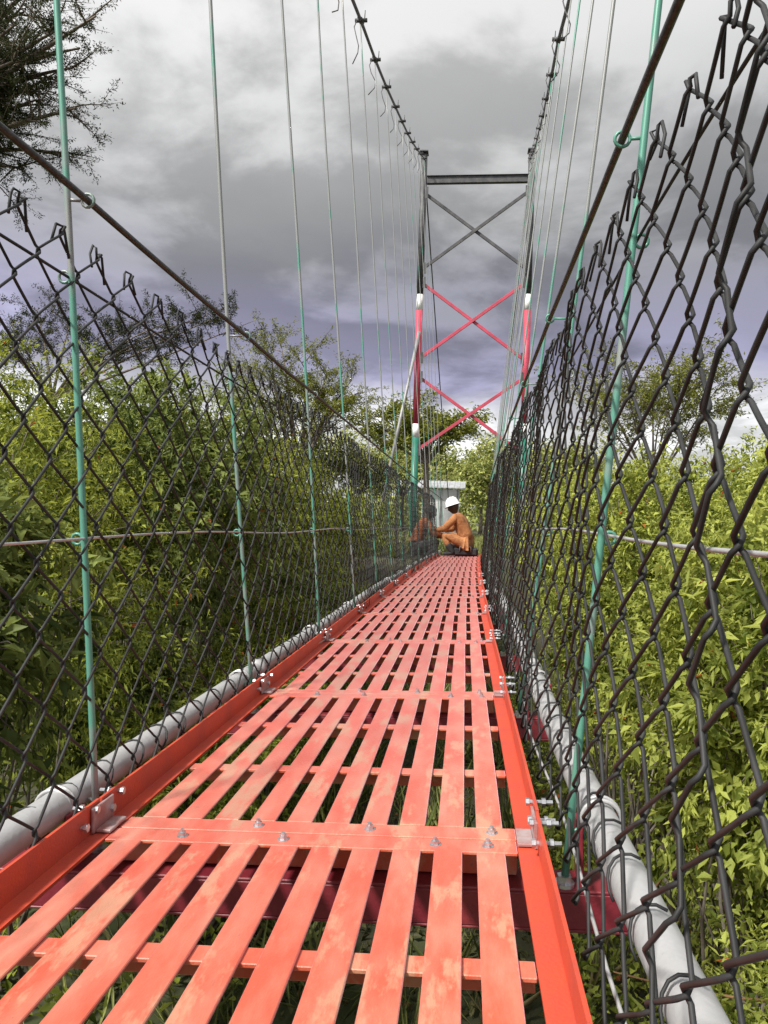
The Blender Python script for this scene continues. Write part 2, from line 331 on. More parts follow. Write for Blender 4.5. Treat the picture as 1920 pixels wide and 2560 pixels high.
# ------------------------------------------------------------------ main cables
def cable_pt(i, k):
    """world point of the main cable at joint k"""
    zl = np.interp(k, [-1, 0, 1, 2, 3, 4, 5, 6, 7, 8, 9, 10, 11, 12, 13, 14, 15, 15.45], [3.50, 3.55, 3.62, 3.74, 3.90, 4.12, 4.41, 4.74, 5.03, 5.35, 5.69, 6.05, 6.41, 6.79, 7.18, 7.59, 7.99, 8.17])
    xl = np.interp(k, [-1, 1, 2, 3, 4, 6, 9, 12, 15, 15.5], [-.95, -.965, -.97, -.98, -.995, -1.04, -1.10, -1.195, -1.28, -1.29])
    zr = zl-np.interp(k, [0, 6, 12, 15.5], [.24, .22, .1, .02]); xr = np.interp(k, [-1, 1, 2, 3, 4, 6, 9, 12, 15, 15.5], [.40, .44, .52, .555, .575, .615, .725, .82, .885, .89])
    d = Jd(k); w = PW(0, d, 0)
    return np.array([(xl if i == 0 else xr)+EX*d*d, d, zl if i == 0 else zr])
DT = 16.05
XTL, XTR = at(1051, 700, DT)[0], at(1321, 700, DT)[0]
SIDE = ('on the side of the white shed', 'on the side away from the shed')
for i in (0, 1):
    p = [cable_pt(i, k) for k in np.linspace(-1, 15.45, 50)]
    top = np.array([(XTL if i == 0 else XTR), DT, p[-1][2]+.03]); p += [top]
    for t in np.linspace(.08, 1, 12): p.append(top*(1-t)+np.array([(-.55 if i == 0 else 1.05), 33.0, -.1])*t-np.array([0, 0, .5*t*(1-t)]))
    o = ob('main_cable', MB().tube(p, .0145, 8).mesh('main_cable', 'cable_dark')); tag(o, 'thick dark main suspension cable '+SIDE[i], 'cable', 'main suspension cables')
# ------------------------------------------------------------------ hangers
def eye(m, P, s, R=.012):
    m.ring(P+np.array([s*(R+.003), 0, 0]), R, .0028, (0, 1, .1), 12, 5)
ZR = (1.072, 1.090); XHC = (-.672, .222)
for i in (0, 1):
    sg = -1 if i == 0 else 1
    for k in range(1, 16):
        d = Jd(k)+(.035 if (k == 1 and i == 0) else -.03); foot = PW(XH[i], d, -.052); top = cable_pt(i, k)+np.array([0, d-Jd(k), -.05])
        jr = random.Random(k*2+i); root = bpy.data.objects.new('hanger', None); COL.objects.link(root); root.location = tuple(foot); root.empty_display_size = .05
        rel = lambda P: np.asarray(P)-foot
        n = 18; T = np.linspace(0, 1, n); L_ = top-foot
        bow = np.outer(np.sin(T*math.pi)*jr.uniform(-.012, .012), [1, 0, 0])+np.outer(np.sin(2*T*math.pi), [.006*jr.uniform(-1, 1), .006*jr.uniform(-1, 1), 0])
        path = np.outer(T, L_)+bow
        rr = .0058
        ob('rod', MB().tube(path, rr, 10 if k < 6 else 7).mesh('rod', 'hanger_paint'), root)
        m = MB(); m.tube([(0, 0, -.002), (0, 0, .004)], .016, 12); m.tube([(0, 0, .004), (0, 0, .014)], .0115, 6); ob('foot_nut', m.mesh('foot_nut', 'bolt_zinc', False), root)
        if k <= 9:
            for Zt, R in ((.075, .010), (.53, .0095), (.985, .010), (ZR[i]+.052, .0115)):
                t = Zt/L_[2]; q = np.array([np.interp(t, T, path[:, c_]) for c_ in range(3)])
                m = MB()
                if Zt > 1:          # ring round the hand cable
                    cpt = rel(PW(XHC[i], d, ZR[i]-.001)); m.ring(cpt, R, .0028, (0, 1, .1), 12, 5); m.tube([cpt+np.array([sg*R, 0, 0]), np.array([q[0], q[1], cpt[2]])], .003, 5)
                else: eye(m, q, sg, R)
                ob('eye', m.mesh('eye', 'hanger_paint'), root)
        # clamp on the cable with two bolt ends, hook and loose tail
        tp = rel(cable_pt(i, k)); ax = cable_pt(i, k+.2 if k < 15 else k)-cable_pt(i, k-.2); ax /= np.linalg.norm(ax)
        m = MB(); m.tube([tp+np.array([-.052, 0, .006]), tp+np.array([.052, 0, .006])], .017, 10)
        m.tube([tp-ax*.05, tp+ax*.05], .022, 8)
        m.tube([tp+np.array([.03, 0, .02]), tp+np.array([.034, -.01, .085])], .004, 6); m.tube([tp+np.array([-.03, 0, .02]), tp+np.array([-.028, -.01, .07])], .004, 6)
        m.tube([path[-1], path[-1]+np.array([.012, 0, .05]), tp+np.array([.03, -.01, .0])], .006, 6)
        ob('cable_clamp', m.mesh('cable_clamp', 'cable_dark'), root)
        a = tp+np.array([-.035, -.02, -.01]); wob = jr.uniform(.02, .05)
        tail = [a, a+np.array([-.02, 0, -.05]), a+np.array([0, -.01, -.13]), a+np.array([wob, -.01, -.22]), a+np.array([wob*.8, -.01, -.28]), a+np.array([-.02, -.02, -.33+jr.uniform(-.05, .05)])]
        ob('tail_wire', MB().tube(tail, .0045, 6).mesh('tail_wire', 'cable_dark'), root)
        tag(root, 'thin teal and grey hanger rod %s, %s from the tower' % (('on the shed side', 'away from the shed')[i], ORD[15-k]), 'hanger', 'hanger rods '+SIDE[i])
# ------------------------------------------------------------------ hand cables
for i in (0, 1):
    X0 = XHC[i]; p = []
    for d in np.linspace(-1.0, 15.9, 90):
        t = ((d-(D1-.03)) / LP) % 1.0; p.append(PW(X0+EX*0, d, ZR[i]-.004*math.sin(t*math.pi)))
    m = MB(); m.tube(p, .0062, 9)
    o = ob('hand_cable', m.mesh('hand_cable', 'rail_cable')); tag(o, 'taut dark steel hand cable above the fence '+SIDE[i], 'cable', 'hand cables')
# ------------------------------------------------------------------ chain-link fences
CWS, CH = (.122, .126), .110
def fence_pt(i, s, Z, off=0.0):
    """s along the bridge, Z up; off = out of plane (towards the deck)"""
    sg = 1 if i == 0 else -1
    bulge = .007*math.sin(s*3.1+Z*2+i)+.006*math.sin(s*7.3-Z*5.1+2*i)+.004*math.sin(Z*11+s*1.7)
    if i == 0: X = -.612-.084*Z+.006
    else: X = .158+.074*Z-.004
    if Z < .10: X += -sg*.0
    sag = .010*math.sin(s*2.2+i*1.3)+.006*math.sin(s*5.7+i)
    ds = .010*math.sin(Z*4+s*1.4+i)+.006*math.sin(Z*9+s*3)
    if i == 1: bulge += .005*math.sin(s*11.5+.6+Z*1.3)*min(1, Z*1.5+.2)*smooth(3.5, 1.5, s) if s < 3.5 else 0; sag -= .05*max(0, 1.0-s)
    return PW(X+sg*(bulge+off), s+ds, Z+sag*min(1, Z+.3))
WR = .0024
def picket(i, j, m, n, ds=0.0, do=0.0, dzz=0.0):
    """one flat-helix wire: rounded zigzag between two node columns, rising runs in front, falling runs behind"""
    HW = CWS[i]/2; Zb, nrow, hs = .005, 18, CH/2; pts = []; rj = random.Random(j*7+i); per = 8 if n > 5 else (6 if n > 4 else 4); kk = .985; od = .0042*(1 if i == 0 else -1)
    amp = HW/2+.0032; mid = (j+.5)*HW; sg0 = 1 if j % 2 else -1
    for q in range(nrow*per+1):
        ph = q/per*math.pi                                    # one half turn for each half cell
        c = math.cos(ph)*sg0; w = math.asin(kk*c)/math.asin(kk)
        slope = -math.sin(ph)*sg0
        pts.append(fence_pt(i, mid+ds+amp*w*(1 if not ds else .6), Zb+dzz+q/per*hs, do+od*max(-1, min(1, slope*3.0))))
    s, Z = mid+ds+amp*w, Zb+dzz+nrow*hs; out = 1 if w > 0 else -1
    r1, r2, r3 = rj.uniform(-1, 1), rj.uniform(-1, 1), rj.uniform(0, 1)
    pts += [fence_pt(i, s+out*.003+.004*r1, Z+.010+.005*r2, .003+.003*r1), fence_pt(i, s+out*(.006+.003*r3), Z+.014+.006*r2, -.004), fence_pt(i, s+out*(.010+.005*r3), Z+.004+.006*r1, -.004-.003*r2), fence_pt(i, s+out*(.014+.016*r3), Z-.018-.026*r3, .004*r2)]
    m.tube(pts, WR, n)
for i in (0, 1):
    root = bpy.data.objects.new('chain_link_fence', None); COL.objects.link(root); root.location = tuple(PW(XH[i], 0, 0)); root.empty_display_size = .05
    off = np.array(PW(XH[i], 0, 0)); HW = CWS[i]/2; first = int((.35 if i else .75)/HW); jmax = int(13.4/HW)
    rest = MB()
    for j in range(int(-.6/HW), jmax):
        if first <= j < first+110:
            m = MB(); picket(i, j, m, 6 if j < first+40 else 5); m.v = [v-off for v in m.v]
            ob('mesh_wire', m.mesh('mesh_wire', 'mesh_wire'), root)
        else: picket(i, j, rest, 4)
    if i == 1:                                                 # overlap where two rolls of mesh are laced together
        for jj, ds, do, dzz in ((9, .012, .010, .045),):
            m = MB(); picket(i, jj, m, 6, ds, do, dzz); m.v = [v-off for v in m.v]; ob('mesh_wire', m.mesh('mesh_wire', 'mesh_wire'), root)
    rest.v = [v-off for v in rest.v]
    o = ob('mesh_weave', rest.mesh('mesh_weave', 'mesh_wire'), root); tag(o, kind='stuff')
    for Zw, mt in ((.93, 'mesh_wire'), (.481, 'zinc'), (.006, 'zinc')):
        X = (-.612-.084*Zw-.004) if i == 0 else (.166+.09*Zw+.004)
        if Zw < .1: X += .016 if i == 0 else .004
        p = [PW(X+.004*math.sin(d*2.7+Zw*9)+ (.006*math.sin(d*6.1) if Zw < .1 else 0), d, Zw+.006*math.sin(d*3.1+Zw*5)+(.008*math.sin(d*4.3+1) if Zw < .1 else 0))-off for d in np.linspace(-.8, 13.4, 120)]
        ob('tension_wire', MB().tube(p, .0026, 6).mesh('tension_wire', mt), root)
    # wire ties that lace the mesh to the pipe
    tie = MB()
    for d in np.arange(.25, 9, .122):
        a = d+.01*math.sin(d*40); xp = XPIPE[i]; zp = ZPIPE[i]; sgn = 1 if i == 0 else -1
        pts = [PW(xp+sgn*(RPIPE+.003)*math.cos(t), a+.02*math.sin(t*1.3), zp+(RPIPE+.003)*math.sin(t))-off for t in np.linspace(-.6, 2.0, 8)]
        tie.tube(pts, .0021, 5)
    tag(ob('pipe_ties', tie.mesh('pipe_ties', 'mesh_wire'), root), kind='stuff')
    tag(root, 'tall chain-link mesh fence lining the deck '+SIDE[i], 'fence', 'chain-link fences')
# ------------------------------------------------------------------ tower
tw = bpy.data.objects.new('bridge_tower', None); COL.objects.link(tw); gz = -.3; tw.location = (0, DT, gz)
def zpx(px, py): return at(px, py, DT)[2]
def tcyl(name, x, z0, z1, m, parent, r=.072):
    return ob(name, MB().tube([(x, 0, z0-gz), (x, 0, z1-gz)], r, 18).mesh(name, m), parent)
for x, px in ((XTL, 1050), (XTR, 1318)):
    zs = [zpx(px, y) for y in (737, 776, 1060, 1094)]
    leg = tcyl('leg', x, zs[0]+.002, cable_pt(0, 15.45)[2]+.16, 'tower_dark', tw)
    tcyl('painted_band', x, zs[1]+.002, zs[0], 'tower_white', leg); tcyl('painted_band', x, zs[2]+.002, zs[1], 'tower_red', leg)
    tcyl('painted_band', x, zs[3]+.002, zs[2], 'tower_white', leg); tcyl('painted_band', x, gz, zs[3], 'tower_green', leg, .076)
    m = MB(); zt = cable_pt(0, 15.45)[2]+.16-gz; m.box((x-.09, -.12, zt+.002), (x+.09, .12, zt+.03)); ob('cap_plate', m.mesh('cap_plate', 'tower_dark', False, .004), tw)
zb = zpx(1196, 450)-gz
ob('top_beam', MB().box((XTL+.074, -.05, zb-.07), (XTR-.074, .05, zb+.07)).box((XTL+.074, -.085, zb+.071), (XTR-.074, .085, zb+.083)).mesh('top_beam', 'tower_dark', False, .004), tw)
for (ya, yb, m) in ((482, 672, 'tower_dark'), (708, 897, 'tower_red'), (945, 1128, 'tower_red')):
    za, zb_ = zpx(1190, ya)-gz, zpx(1190, yb)-gz
    for s in (0, 1):
        a = np.array([XTL+.05, -.035+.05*s, za if s else zb_]); b = np.array([XTR-.05, -.035+.05*s, zb_ if s else za])
        u = (b-a)/np.linalg.norm(b-a); w = np.array([-u[2], 0, u[0]]); t = np.array([0, 1.0, 0]); h = .032
        V = [q+sx*w*h+sy*t*.02 for q in (a, b) for sx, sy in ((-1, -1), (1, -1), (1, 1), (-1, 1))]
        ob('brace', MB().add(V, [(0, 1, 2, 3), (7, 6, 5, 4), (0, 4, 5, 1), (1, 5, 6, 2), (2, 6, 7, 3), (3, 7, 4, 0)]).mesh('brace', m, False, .003), tw)
    for x in (XTL+.085, XTR-.085):
        for z in (za, zb_): ob('gusset_plate', MB().box((x-.03, -.062, z-.12), (x+.03, -.056, z+.12)).mesh('gusset_plate', 'tower_dark', False), tw)
tag(tw, 'tall footbridge tower with red and white banded legs and crossed braces', 'tower')
a = at(1049, 832, DT)+np.array([0, -.09, 0]); b = at(930, 1330, DT-.4); b[2] = ground_z(b[0], b[1])-.02; c = (a*.45+b*.55)
m = MB(); m.tube([a, a*.5+b*.5, b], .034, 10); so_ = ob('stay_strut', m.mesh('stay_strut', 'strut_steel')); tag(so_, 'grey steel pipe strut leaning against the tower leg beside the shed side', 'strut')
# ------------------------------------------------------------------ foliage helpers
def nrm(a): return a/np.maximum(np.linalg.norm(a, axis=-1, keepdims=True), 1e-9)
def leaf_mesh(name, C, A, N, Ln, Wd, tint, m, fold=.25):
    n = len(C); A = nrm(A); B = nrm(np.cross(N, A)); N = np.cross(A, B)
    Ln = np.broadcast_to(Ln, (n,))[:, None]; Wd = np.broadcast_to(Wd, (n,))[:, None]
    V = np.empty((n, 4, 3)); V[:, 0] = C; V[:, 2] = C+A*Ln-N*Ln*.12
    V[:, 1] = C+A*Ln*.42+B*Wd*.5+N*Wd*fold; V[:, 3] = C+A*Ln*.42-B*Wd*.5+N*Wd*fold
    idx = np.arange(n)[:, None]*4; loops = np.concatenate([idx+np.array([[0, 1, 2]]), idx+np.array([[0, 2, 3]])], 1).reshape(-1)
    me = bpy.data.meshes.new(name); me.vertices.add(4*n); me.vertices.foreach_set('co', V.reshape(-1))
    me.loops.add(6*n); me.loops.foreach_set('vertex_index', loops.astype(np.int32))
    me.polygons.add(2*n); me.polygons.foreach_set('loop_start', np.arange(0, 6*n, 3, dtype=np.int32)); me.polygons.foreach_set('loop_total', np.full(2*n, 3, np.int32))
    me.materials.append(MATS[m]); at_ = me.attributes.new('tint', 'FLOAT', 'POINT'); at_.data.foreach_set('value', np.repeat(np.clip(tint, 0, 1), 4).astype(np.float32))
    me.update(); me.validate(); return me
def rdir(n): return nrm(rng.normal(size=(n, 3)))
def tints(n, dead): 
    t = np.clip(rng.normal(.5, .26, n), 0, .96); t[rng.random(n) < dead] = 1.0; return t
def bez(a, b, c, n=8):
    t = np.linspace(0, 1, n)[:, None]; return (1-t)**2*a+2*t*(1-t)*b+t*t*c
def shrub(name, base, cen, rad, nspray, per, leaf, m, label, cat='shrub', group=None, dead=.004, twigs=18, droop=.5, asp=.42):
    base = np.array(base, float); cen = np.array(cen, float); rad = np.array(rad, float)
    root = bpy.data.objects.new(name, None); COL.objects.link(root); root.location = tuple(base); root.empty_display_size = .1
    u = rdir(nspray); rr = rng.random(nspray)**.45; lump = 1+.16*np.sin(u[:, 0]*5+cen[0]*3)*np.cos(u[:, 2]*6+cen[1])+rng.normal(0, .07, nspray)
    T = cen+u*rad*(rr*lump)[:, None]
    outd = nrm(u+np.array([0, 0, .35])+rng.normal(0, .35, (nspray, 3)))
    ls = rng.uniform(.10, .30, nspray)*np.clip(rad.mean(), .5, 1.3)
    tt = rng.random((nspray, per)); sp = T[:, None]+outd[:, None]*(ls[:, None]*tt)[..., None]
    sp[..., 2] -= droop*(ls[:, None]*tt**2)
    sp += rng.normal(0, .016, sp.shape)
    C = sp.reshape(-1, 3); n = len(C)
    A = nrm(np.repeat(outd, per, 0)*.5+rdir(n)*.8+np.array([0, 0, -.55])); N = nrm(rdir(n)*.7+np.array([0, 0, 1.0])+np.repeat(u, per, 0)*.5)
    nar = np.repeat(rng.random(nspray) < .45, per); Ln = leaf*rng.uniform(.5, 1.35, n)*np.where(nar, 1.35, 1)*np.repeat(rng.uniform(.75, 1.25, nspray), per)
    tb = np.repeat(rng.normal(0, .2, nspray), per); aspv = asp*np.where(nar, .42, 1.0)*rng.uniform(.8, 1.2, n)
    ti = np.clip(tints(n, dead)+tb, 0, .96); ti[rng.random(n) < dead] = 1
    me = leaf_mesh('crown', C-base, A, N, Ln, Ln*aspv, ti, m); ob('crown', me, root)
    st = MB(); k = max(4, twigs)
    for q in range(k):
        t = T[rng.integers(nspray)]; b0 = base+rng.normal(0, .07, 3)*np.array([1, 1, 0]); mid = (b0+t)/2+rng.normal(0, .26, 3)
        r0 = rng.uniform(.006, .014); st.tube(bez(b0, mid, t, 8)-base, np.linspace(r0, .002, 8), 4, False)
    for q in rng.choice(nspray, min(nspray, 140), replace=False):      # fine twigs that carry the sprays
        a0 = T[q]-outd[q]*.12; st.tube(np.array([a0, T[q]+rng.normal(0, .02, 3), T[q]+outd[q]*ls[q]*.6-[0, 0, droop*ls[q]*.3]])-base, [.0028, .002, .001], 3, False)
    ob('trunk', st.mesh('trunk', 'twig'), root)
    tag(root, label, cat, group); return root
def gb(x, y): return (x, y, float(ground_z(x, y)))
# ------------------------------------------------------------------ shrubs on the shed side
LS = [(-1.15, 3.2, -.75, .40, .42, 'low dark shrub in the shade under the bushes, seventh from the stay strut', 190),
      (-1.9, 3.9, -.65, .5, .5, 'low dark shrub in the shade under the bushes, sixth from the stay strut', 210),
      (-1.2, 4.3, -.70, .42, .48, 'low dark shrub in the shade under the bushes, fifth from the stay strut', 190),
      (-1.35, 5.4, -.62, .5, .55, 'low dark shrub in the shade under the bushes, fourth from the stay strut', 210),
      (-1.5, 6.9, -.6, .55, .6, 'low dark shrub in the shade under the bushes, third from the stay strut', 220),
      (-1.6, 8.9, -.6, .6, .6, 'low dark shrub in the shade under the bushes, second from the stay strut', 220),
      (-3.0, 12.3, .25, .9, .8, 'rounded green shrub on the bank just behind the stay strut', 300),
      (-1.42, 1.75, .15, .42, .55, 'leafy green shrub pressing against the fence below the dark acacia, lowest of its row', 170),
      (-1.75, 2.85, .08, .62, .95, 'dense green shrub with drooping pointed leaves, on the shed side of the deck', 330),
      (-2.55, 3.7, .32, .85, 1.02, 'rounded green bush under the overhanging dark acacia branch', 420),
      (-1.85, 4.5, .55, .72, .98, 'thick green bush close behind the fence, shed side, with dry orange leaves', 380),
      (-3.3, 5.2, .7, 1.0, 1.05, 'broad green bush below the flat acacia boughs', 430),
      (-2.2, 6.1, .58, .8, .95, 'green bush beside the fence, second shrub row from the stay strut', 380),
      (-3.4, 7.4, .7, 1.0, 1.05, 'green bush in front of the yellow-green acacia', 400),
      (-2.1, 8.0, .50, .8, .9, 'dark green bush behind the fence before the stay strut', 360),
      (-2.6, 10.0, .48, .9, .85, 'low green bush at the foot of the bank near the stay strut', 340),
      (-4.6, 9.6, .75, 1.2, 1.1, 'wide green bush at the back of the thicket, shed side', 360),
      (-1.75, 11.6, .30, .6, .65, 'small dark shrub on the bank beside the stay strut', 220)]
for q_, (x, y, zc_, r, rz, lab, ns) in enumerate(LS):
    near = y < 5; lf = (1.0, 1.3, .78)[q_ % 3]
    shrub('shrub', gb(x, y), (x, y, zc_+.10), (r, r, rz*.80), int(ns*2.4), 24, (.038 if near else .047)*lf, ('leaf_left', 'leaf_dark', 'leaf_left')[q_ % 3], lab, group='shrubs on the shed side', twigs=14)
RS = [(.92, 1.75, -.80, .40, .42, 'low leafy bush down beside the pipe, lowest of the sunlit bushes', 240),
      (1.45, 2.35, -.62, .5, .5, 'low leafy bush with dry brown stalks lying across it', 280),
      (.98, 2.55, -.05, .40, .62, 'bright leafy shrub close to the fence away from the shed', 260),
      (1.30, 3.3, .10, .55, .72, 'sunlit yellow-green bush with small leaves behind the mesh', 400),
      (.95, 4.1, .12, .50, .75, 'bright green bush hugging the fence away from the shed', 360),
      (1.75, 4.4, .18, .70, .78, 'broad sunlit bush beneath the thorny grey-green tree', 460),
      (1.25, 5.6, .20, .62, .78, 'sunlit bush further along the fence away from the shed', 380),
      (2.35, 5.9, .25, .85, .82, 'wide pale green bush in front of the grey-green tree', 430),
      (1.35, 7.4, .25, .7, .8, 'green bush beside the fence toward the tower, away from the shed', 360),
      (2.7, 8.3, .3, 1.0, .85, 'large pale bush behind the sunlit thicket', 400),
      (1.6, 9.7, .28, .8, .8, 'green bush at the bank on the side away from the shed', 340),
      (1.7, 12.2, .55, .8, .8, 'leafy bush at the foot of the tower away from the shed', 320)]
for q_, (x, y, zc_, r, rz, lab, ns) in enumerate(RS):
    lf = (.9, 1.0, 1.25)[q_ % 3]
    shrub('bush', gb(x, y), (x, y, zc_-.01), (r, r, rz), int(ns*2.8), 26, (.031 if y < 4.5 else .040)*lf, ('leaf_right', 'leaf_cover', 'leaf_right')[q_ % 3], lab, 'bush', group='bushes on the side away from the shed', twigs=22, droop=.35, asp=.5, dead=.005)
# ------------------------------------------------------------------ ground cover: weeds and grass
def cover(name, n, region, size, m, label, tall=.35):
    x = rng.uniform(region[0], region[1], n); y = rng.uniform(region[2], region[3], n)
    den = np.sin(x*2.3+1)*np.cos(y*1.9)+.5*np.sin(x*5.1+y*4.3); keep = rng.random(n) < np.clip(.62+.4*den, .12, 1); x, y = x[keep], y[keep]; n = len(x)
    z = ground_z(x, y)+tall*rng.random(n)**1.6*(.6+.4*np.sin(x*3+y*2)); C = np.stack([x, y, z], -1)
    A = nrm(rdir(n)+np.array([0, 0, -.1])); N = nrm(rdir(n)*.7+np.array([0, 0, 1.0])); Ln = size*rng.uniform(.5, 1.35, n)
    o = ob(name, leaf_mesh(name, C, A, N, Ln, Ln*.5, tints(n, .006), m)); tag(o, label, name.replace('_', ' '), kind='stuff'); return o
cover('weeds', 80000, (.35, 3.6, .6, 7.5), .038, 'leaf_cover', 'leafy green weeds covering the ground away from the shed', .75)
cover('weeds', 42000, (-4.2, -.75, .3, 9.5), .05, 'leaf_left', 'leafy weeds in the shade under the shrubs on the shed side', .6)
cover('leaf_litter', 16000, (-.95, .6, .3, 10.5), .04, 'litter', 'dark leaf litter and creepers on the ground under the deck', .10)
def grass(name, n, region, h, m, label, wd=.004):
    x = rng.uniform(region[0], region[1], n); y = rng.uniform(region[2], region[3], n)
    tuft = rng.integers(0, max(1, n//14), n); tx = rng.uniform(region[0], region[1], n//14+1); ty = rng.uniform(region[2], region[3], n//14+1)
    x = tx[tuft]+rng.normal(0, .035, n); y = ty[tuft]+rng.normal(0, .035, n)
    C = np.stack([x, y, ground_z(x, y)-.01], -1); A = nrm(rng.normal(0, .45, (n, 3))+np.array([0, 0, 1.0])); N = rdir(n)
    Ln = h*rng.uniform(.4, 1.3, n); o = ob(name, leaf_mesh(name, C, A, N, Ln, wd*rng.uniform(.7, 1.6, n), tints(n, .05), m, .1)); tag(o, label, 'grass', kind='stuff')
grass('grass', 12000, (-1.6, 3.4, .2, 9), .30, 'grass', 'long wispy grass under and beside the deck', .004)
grass('grass', 26000, (-6, 9, 13.8, 32), .30, 'grass', 'sunlit grass on the bank around the tower', .02)
# ------------------------------------------------------------------ trees
def tree(name, base, fork, targets, m, label, twig_n, twig_l, per, leaf, flat=.35, trunk_r=.09, group=None, leafw=.38, spread=.5):
    base = np.array(base, float); fork = np.array(fork, float); root = bpy.data.objects.new(name, None); COL.objects.link(root); root.location = tuple(base)
    tr = MB(); tr.tube(bez(base, (base+fork)/2+rng.normal(0, .06, 3), fork, 8)-base, np.linspace(trunk_r, trunk_r*.65, 8), 8)
    tips = []; dirs = []
    for t in targets:
        t = np.array(t, float); mid = fork*.5+t*.5+np.array([0, 0, .12*np.linalg.norm(t-fork)])+rng.normal(0, .05, 3)*np.linalg.norm(t-fork)
        P = bez(fork, mid, t, 12); tr.tube(P-base, np.linspace(trunk_r*.5, trunk_r*.07, 12), 5, False)
        dmain = nrm((P[-1]-P[-3])[None])[0]
        for q in range(twig_n):
            u = rng.uniform(.35, 1.0); p0 = P[min(10, int(u*11))]*(1-(u*11) % 1)+P[min(11, int(u*11)+1)]*((u*11) % 1)
            dv = nrm((dmain*.7+rdir(1)[0]*np.array([1, 1, flat])+np.array([0, 0, .05]))[None])[0]; L_ = twig_l*rng.uniform(.45, 1.25)*(1.15-.3*u)
            p1 = p0+dv*L_*.5+rng.normal(0, .06, 3)*L_; p2 = p0+dv*L_+rng.normal(0, .12, 3)*L_+np.array([0, 0, -.05*L_])
            w = bez(p0, p1, p2, 6); tr.tube(w-base, np.linspace(trunk_r*.09+.0015, .0015, 6), 3, False); tips.append(w); dirs.append(dv)
            for _ in range(3):
                a0 = w[rng.integers(1, 5)]; dv2 = nrm((dv+rdir(1)[0]*np.array([1, 1, flat+.2])*.9)[None])[0]; w2 = bez(a0, a0+dv2*L_*.22+rng.normal(0, .03, 3)*L_, a0+dv2*L_*.42, 6)
                tr.tube(w2-base, np.linspace(.003, .0012, 6), 3, False); tips.append(w2); dirs.append(dv2)
    Wp = np.array(tips); Dv = np.array(dirs); k = len(Wp); tt = rng.random((k, per))*4.99; i0 = tt.astype(int); fr = (tt-i0)[..., None]
    P0 = Wp[np.arange(k)[:, None], i0]*(1-fr)+Wp[np.arange(k)[:, None], i0+1]*fr; C = (P0+rng.normal(0, leaf*spread, P0.shape)).reshape(-1, 3); n = len(C)
    A = nrm(np.repeat(Dv, per, 0)*.4+rdir(n)*np.array([1, 1, .7])); N = nrm(rdir(n)*.6+np.array([0, 0, 1.0])); Ln = leaf*rng.uniform(.5, 1.3, n)
    ob('trunk', tr.mesh('trunk', 'bark'), root)
    ti = np.clip(tints(n, .01)+np.repeat(rng.normal(0, .12, k), per), 0, 1)
    ob('crown', leaf_mesh('crown', C-base, A, N, Ln, Ln*leafw, ti, m), root); tag(root, label, 'tree', group); return root
def pts(lst, d0, d1): return [at(x, y, rng.uniform(d0, d1)) for x, y in lst]
# big dark acacia overhanging from the frame's edge
b = at(-420, 1300, 7.0); b[2] = ground_z(b[0], b[1])
tree('acacia_tree', b, at(-330, 420, 7.0), pts([(60, 30), (150, 70), (240, 40), (40, 150), (180, 170), (90, 250), (190, 270), (30, 330), (140, 380), (40, 60), (-60, 120), (-40, 260), (-30, 20), (110, 200), (200, 120), (60, 420), (20, -80), (120, -60)], 6.2, 7.6),
     'leaf_acacia', 'dark thorny acacia with feathery boughs reaching over the fence', 16, .66, 66, .031, .45, .13, leafw=.30, spread=.55)
tree('acacia_tree', at(150, 1330, 9.5)*[1, 1, 0]+[0, 0, -1.3], at(130, 1000, 9.5), pts([(20, 800), (90, 770), (180, 800), (260, 830), (350, 800), (440, 800), (520, 790), (600, 770), (640, 800), (40, 880), (-60, 820), (300, 860), (470, 840)], 9.0, 10.4),
     'leaf_acacia', 'dark flat acacia boughs above the bush, shed side', 12, .6, 46, .038, .22, .045, leafw=.30)
tree('acacia_tree', at(760, 1330, 13)*[1, 1, 0]+[0, 0, -.5], at(745, 1190, 13), pts([(620, 930), (680, 880), (700, 850), (760, 900), (820, 930), (880, 950), (900, 980), (650, 990), (720, 960), (790, 990), (600, 1000), (850, 1010)], 12.2, 13.8),
     'leaf_acacia_green', 'yellow-green acacia with layered boughs behind the shrubs', 12, .85, 46, .055, .14, .09, leafw=.32)
tree('acacia_tree', at(1075, 1320, 27)*[1, 1, 0]+[0, 0, -.2], at(1065, 1160, 27), pts([(920, 1050), (960, 1030), (1010, 1025), (1050, 1040), (1090, 1035), (1130, 1045), (1165, 1060), (1000, 1070), (1060, 1075), (1120, 1085), (940, 1090)], 25.5, 28.5),
     'leaf_acacia_green', 'flat-topped acacia standing behind the tower leg and shed', 9, 1.1, 24, .17, .15, .14)
tree('acacia_tree', at(1640, 1330, 11)*[1, 1, 0]+[0, 0, -1.2], at(1630, 1230, 11), pts([(1500, 960), (1560, 920), (1620, 925), (1690, 915), (1760, 945), (1590, 985), (1660, 1000), (1740, 1010), (1530, 1020), (1700, 970), (1830, 1000), (1800, 960), (1480, 1010)], 10.0, 12.4),
     'leaf_acacia_green', 'thorny grey-green tree rising above the sunlit bushes', 14, .8, 20, .055, .22, .04)
FT = [(1130, 1175, 40, 'pale green tree behind the shed roof'), (1205, 1165, 46, 'light green tree seen between the tower legs, beyond the worker'), (1245, 1190, 36, 'bright green tree beyond the tower leg away from the shed'),
      (1010, 1150, 44, 'dark leafy tree far behind the stay strut'), (900, 1140, 42, 'spreading tree far behind the bank on the shed side'), (780, 1120, 40, 'rounded tree far behind the yellow-green acacia'),
      (1330, 1170, 44, 'far tree seen through the fence away from the shed'), (1450, 1165, 40, 'far rounded tree behind the sunlit bushes')]
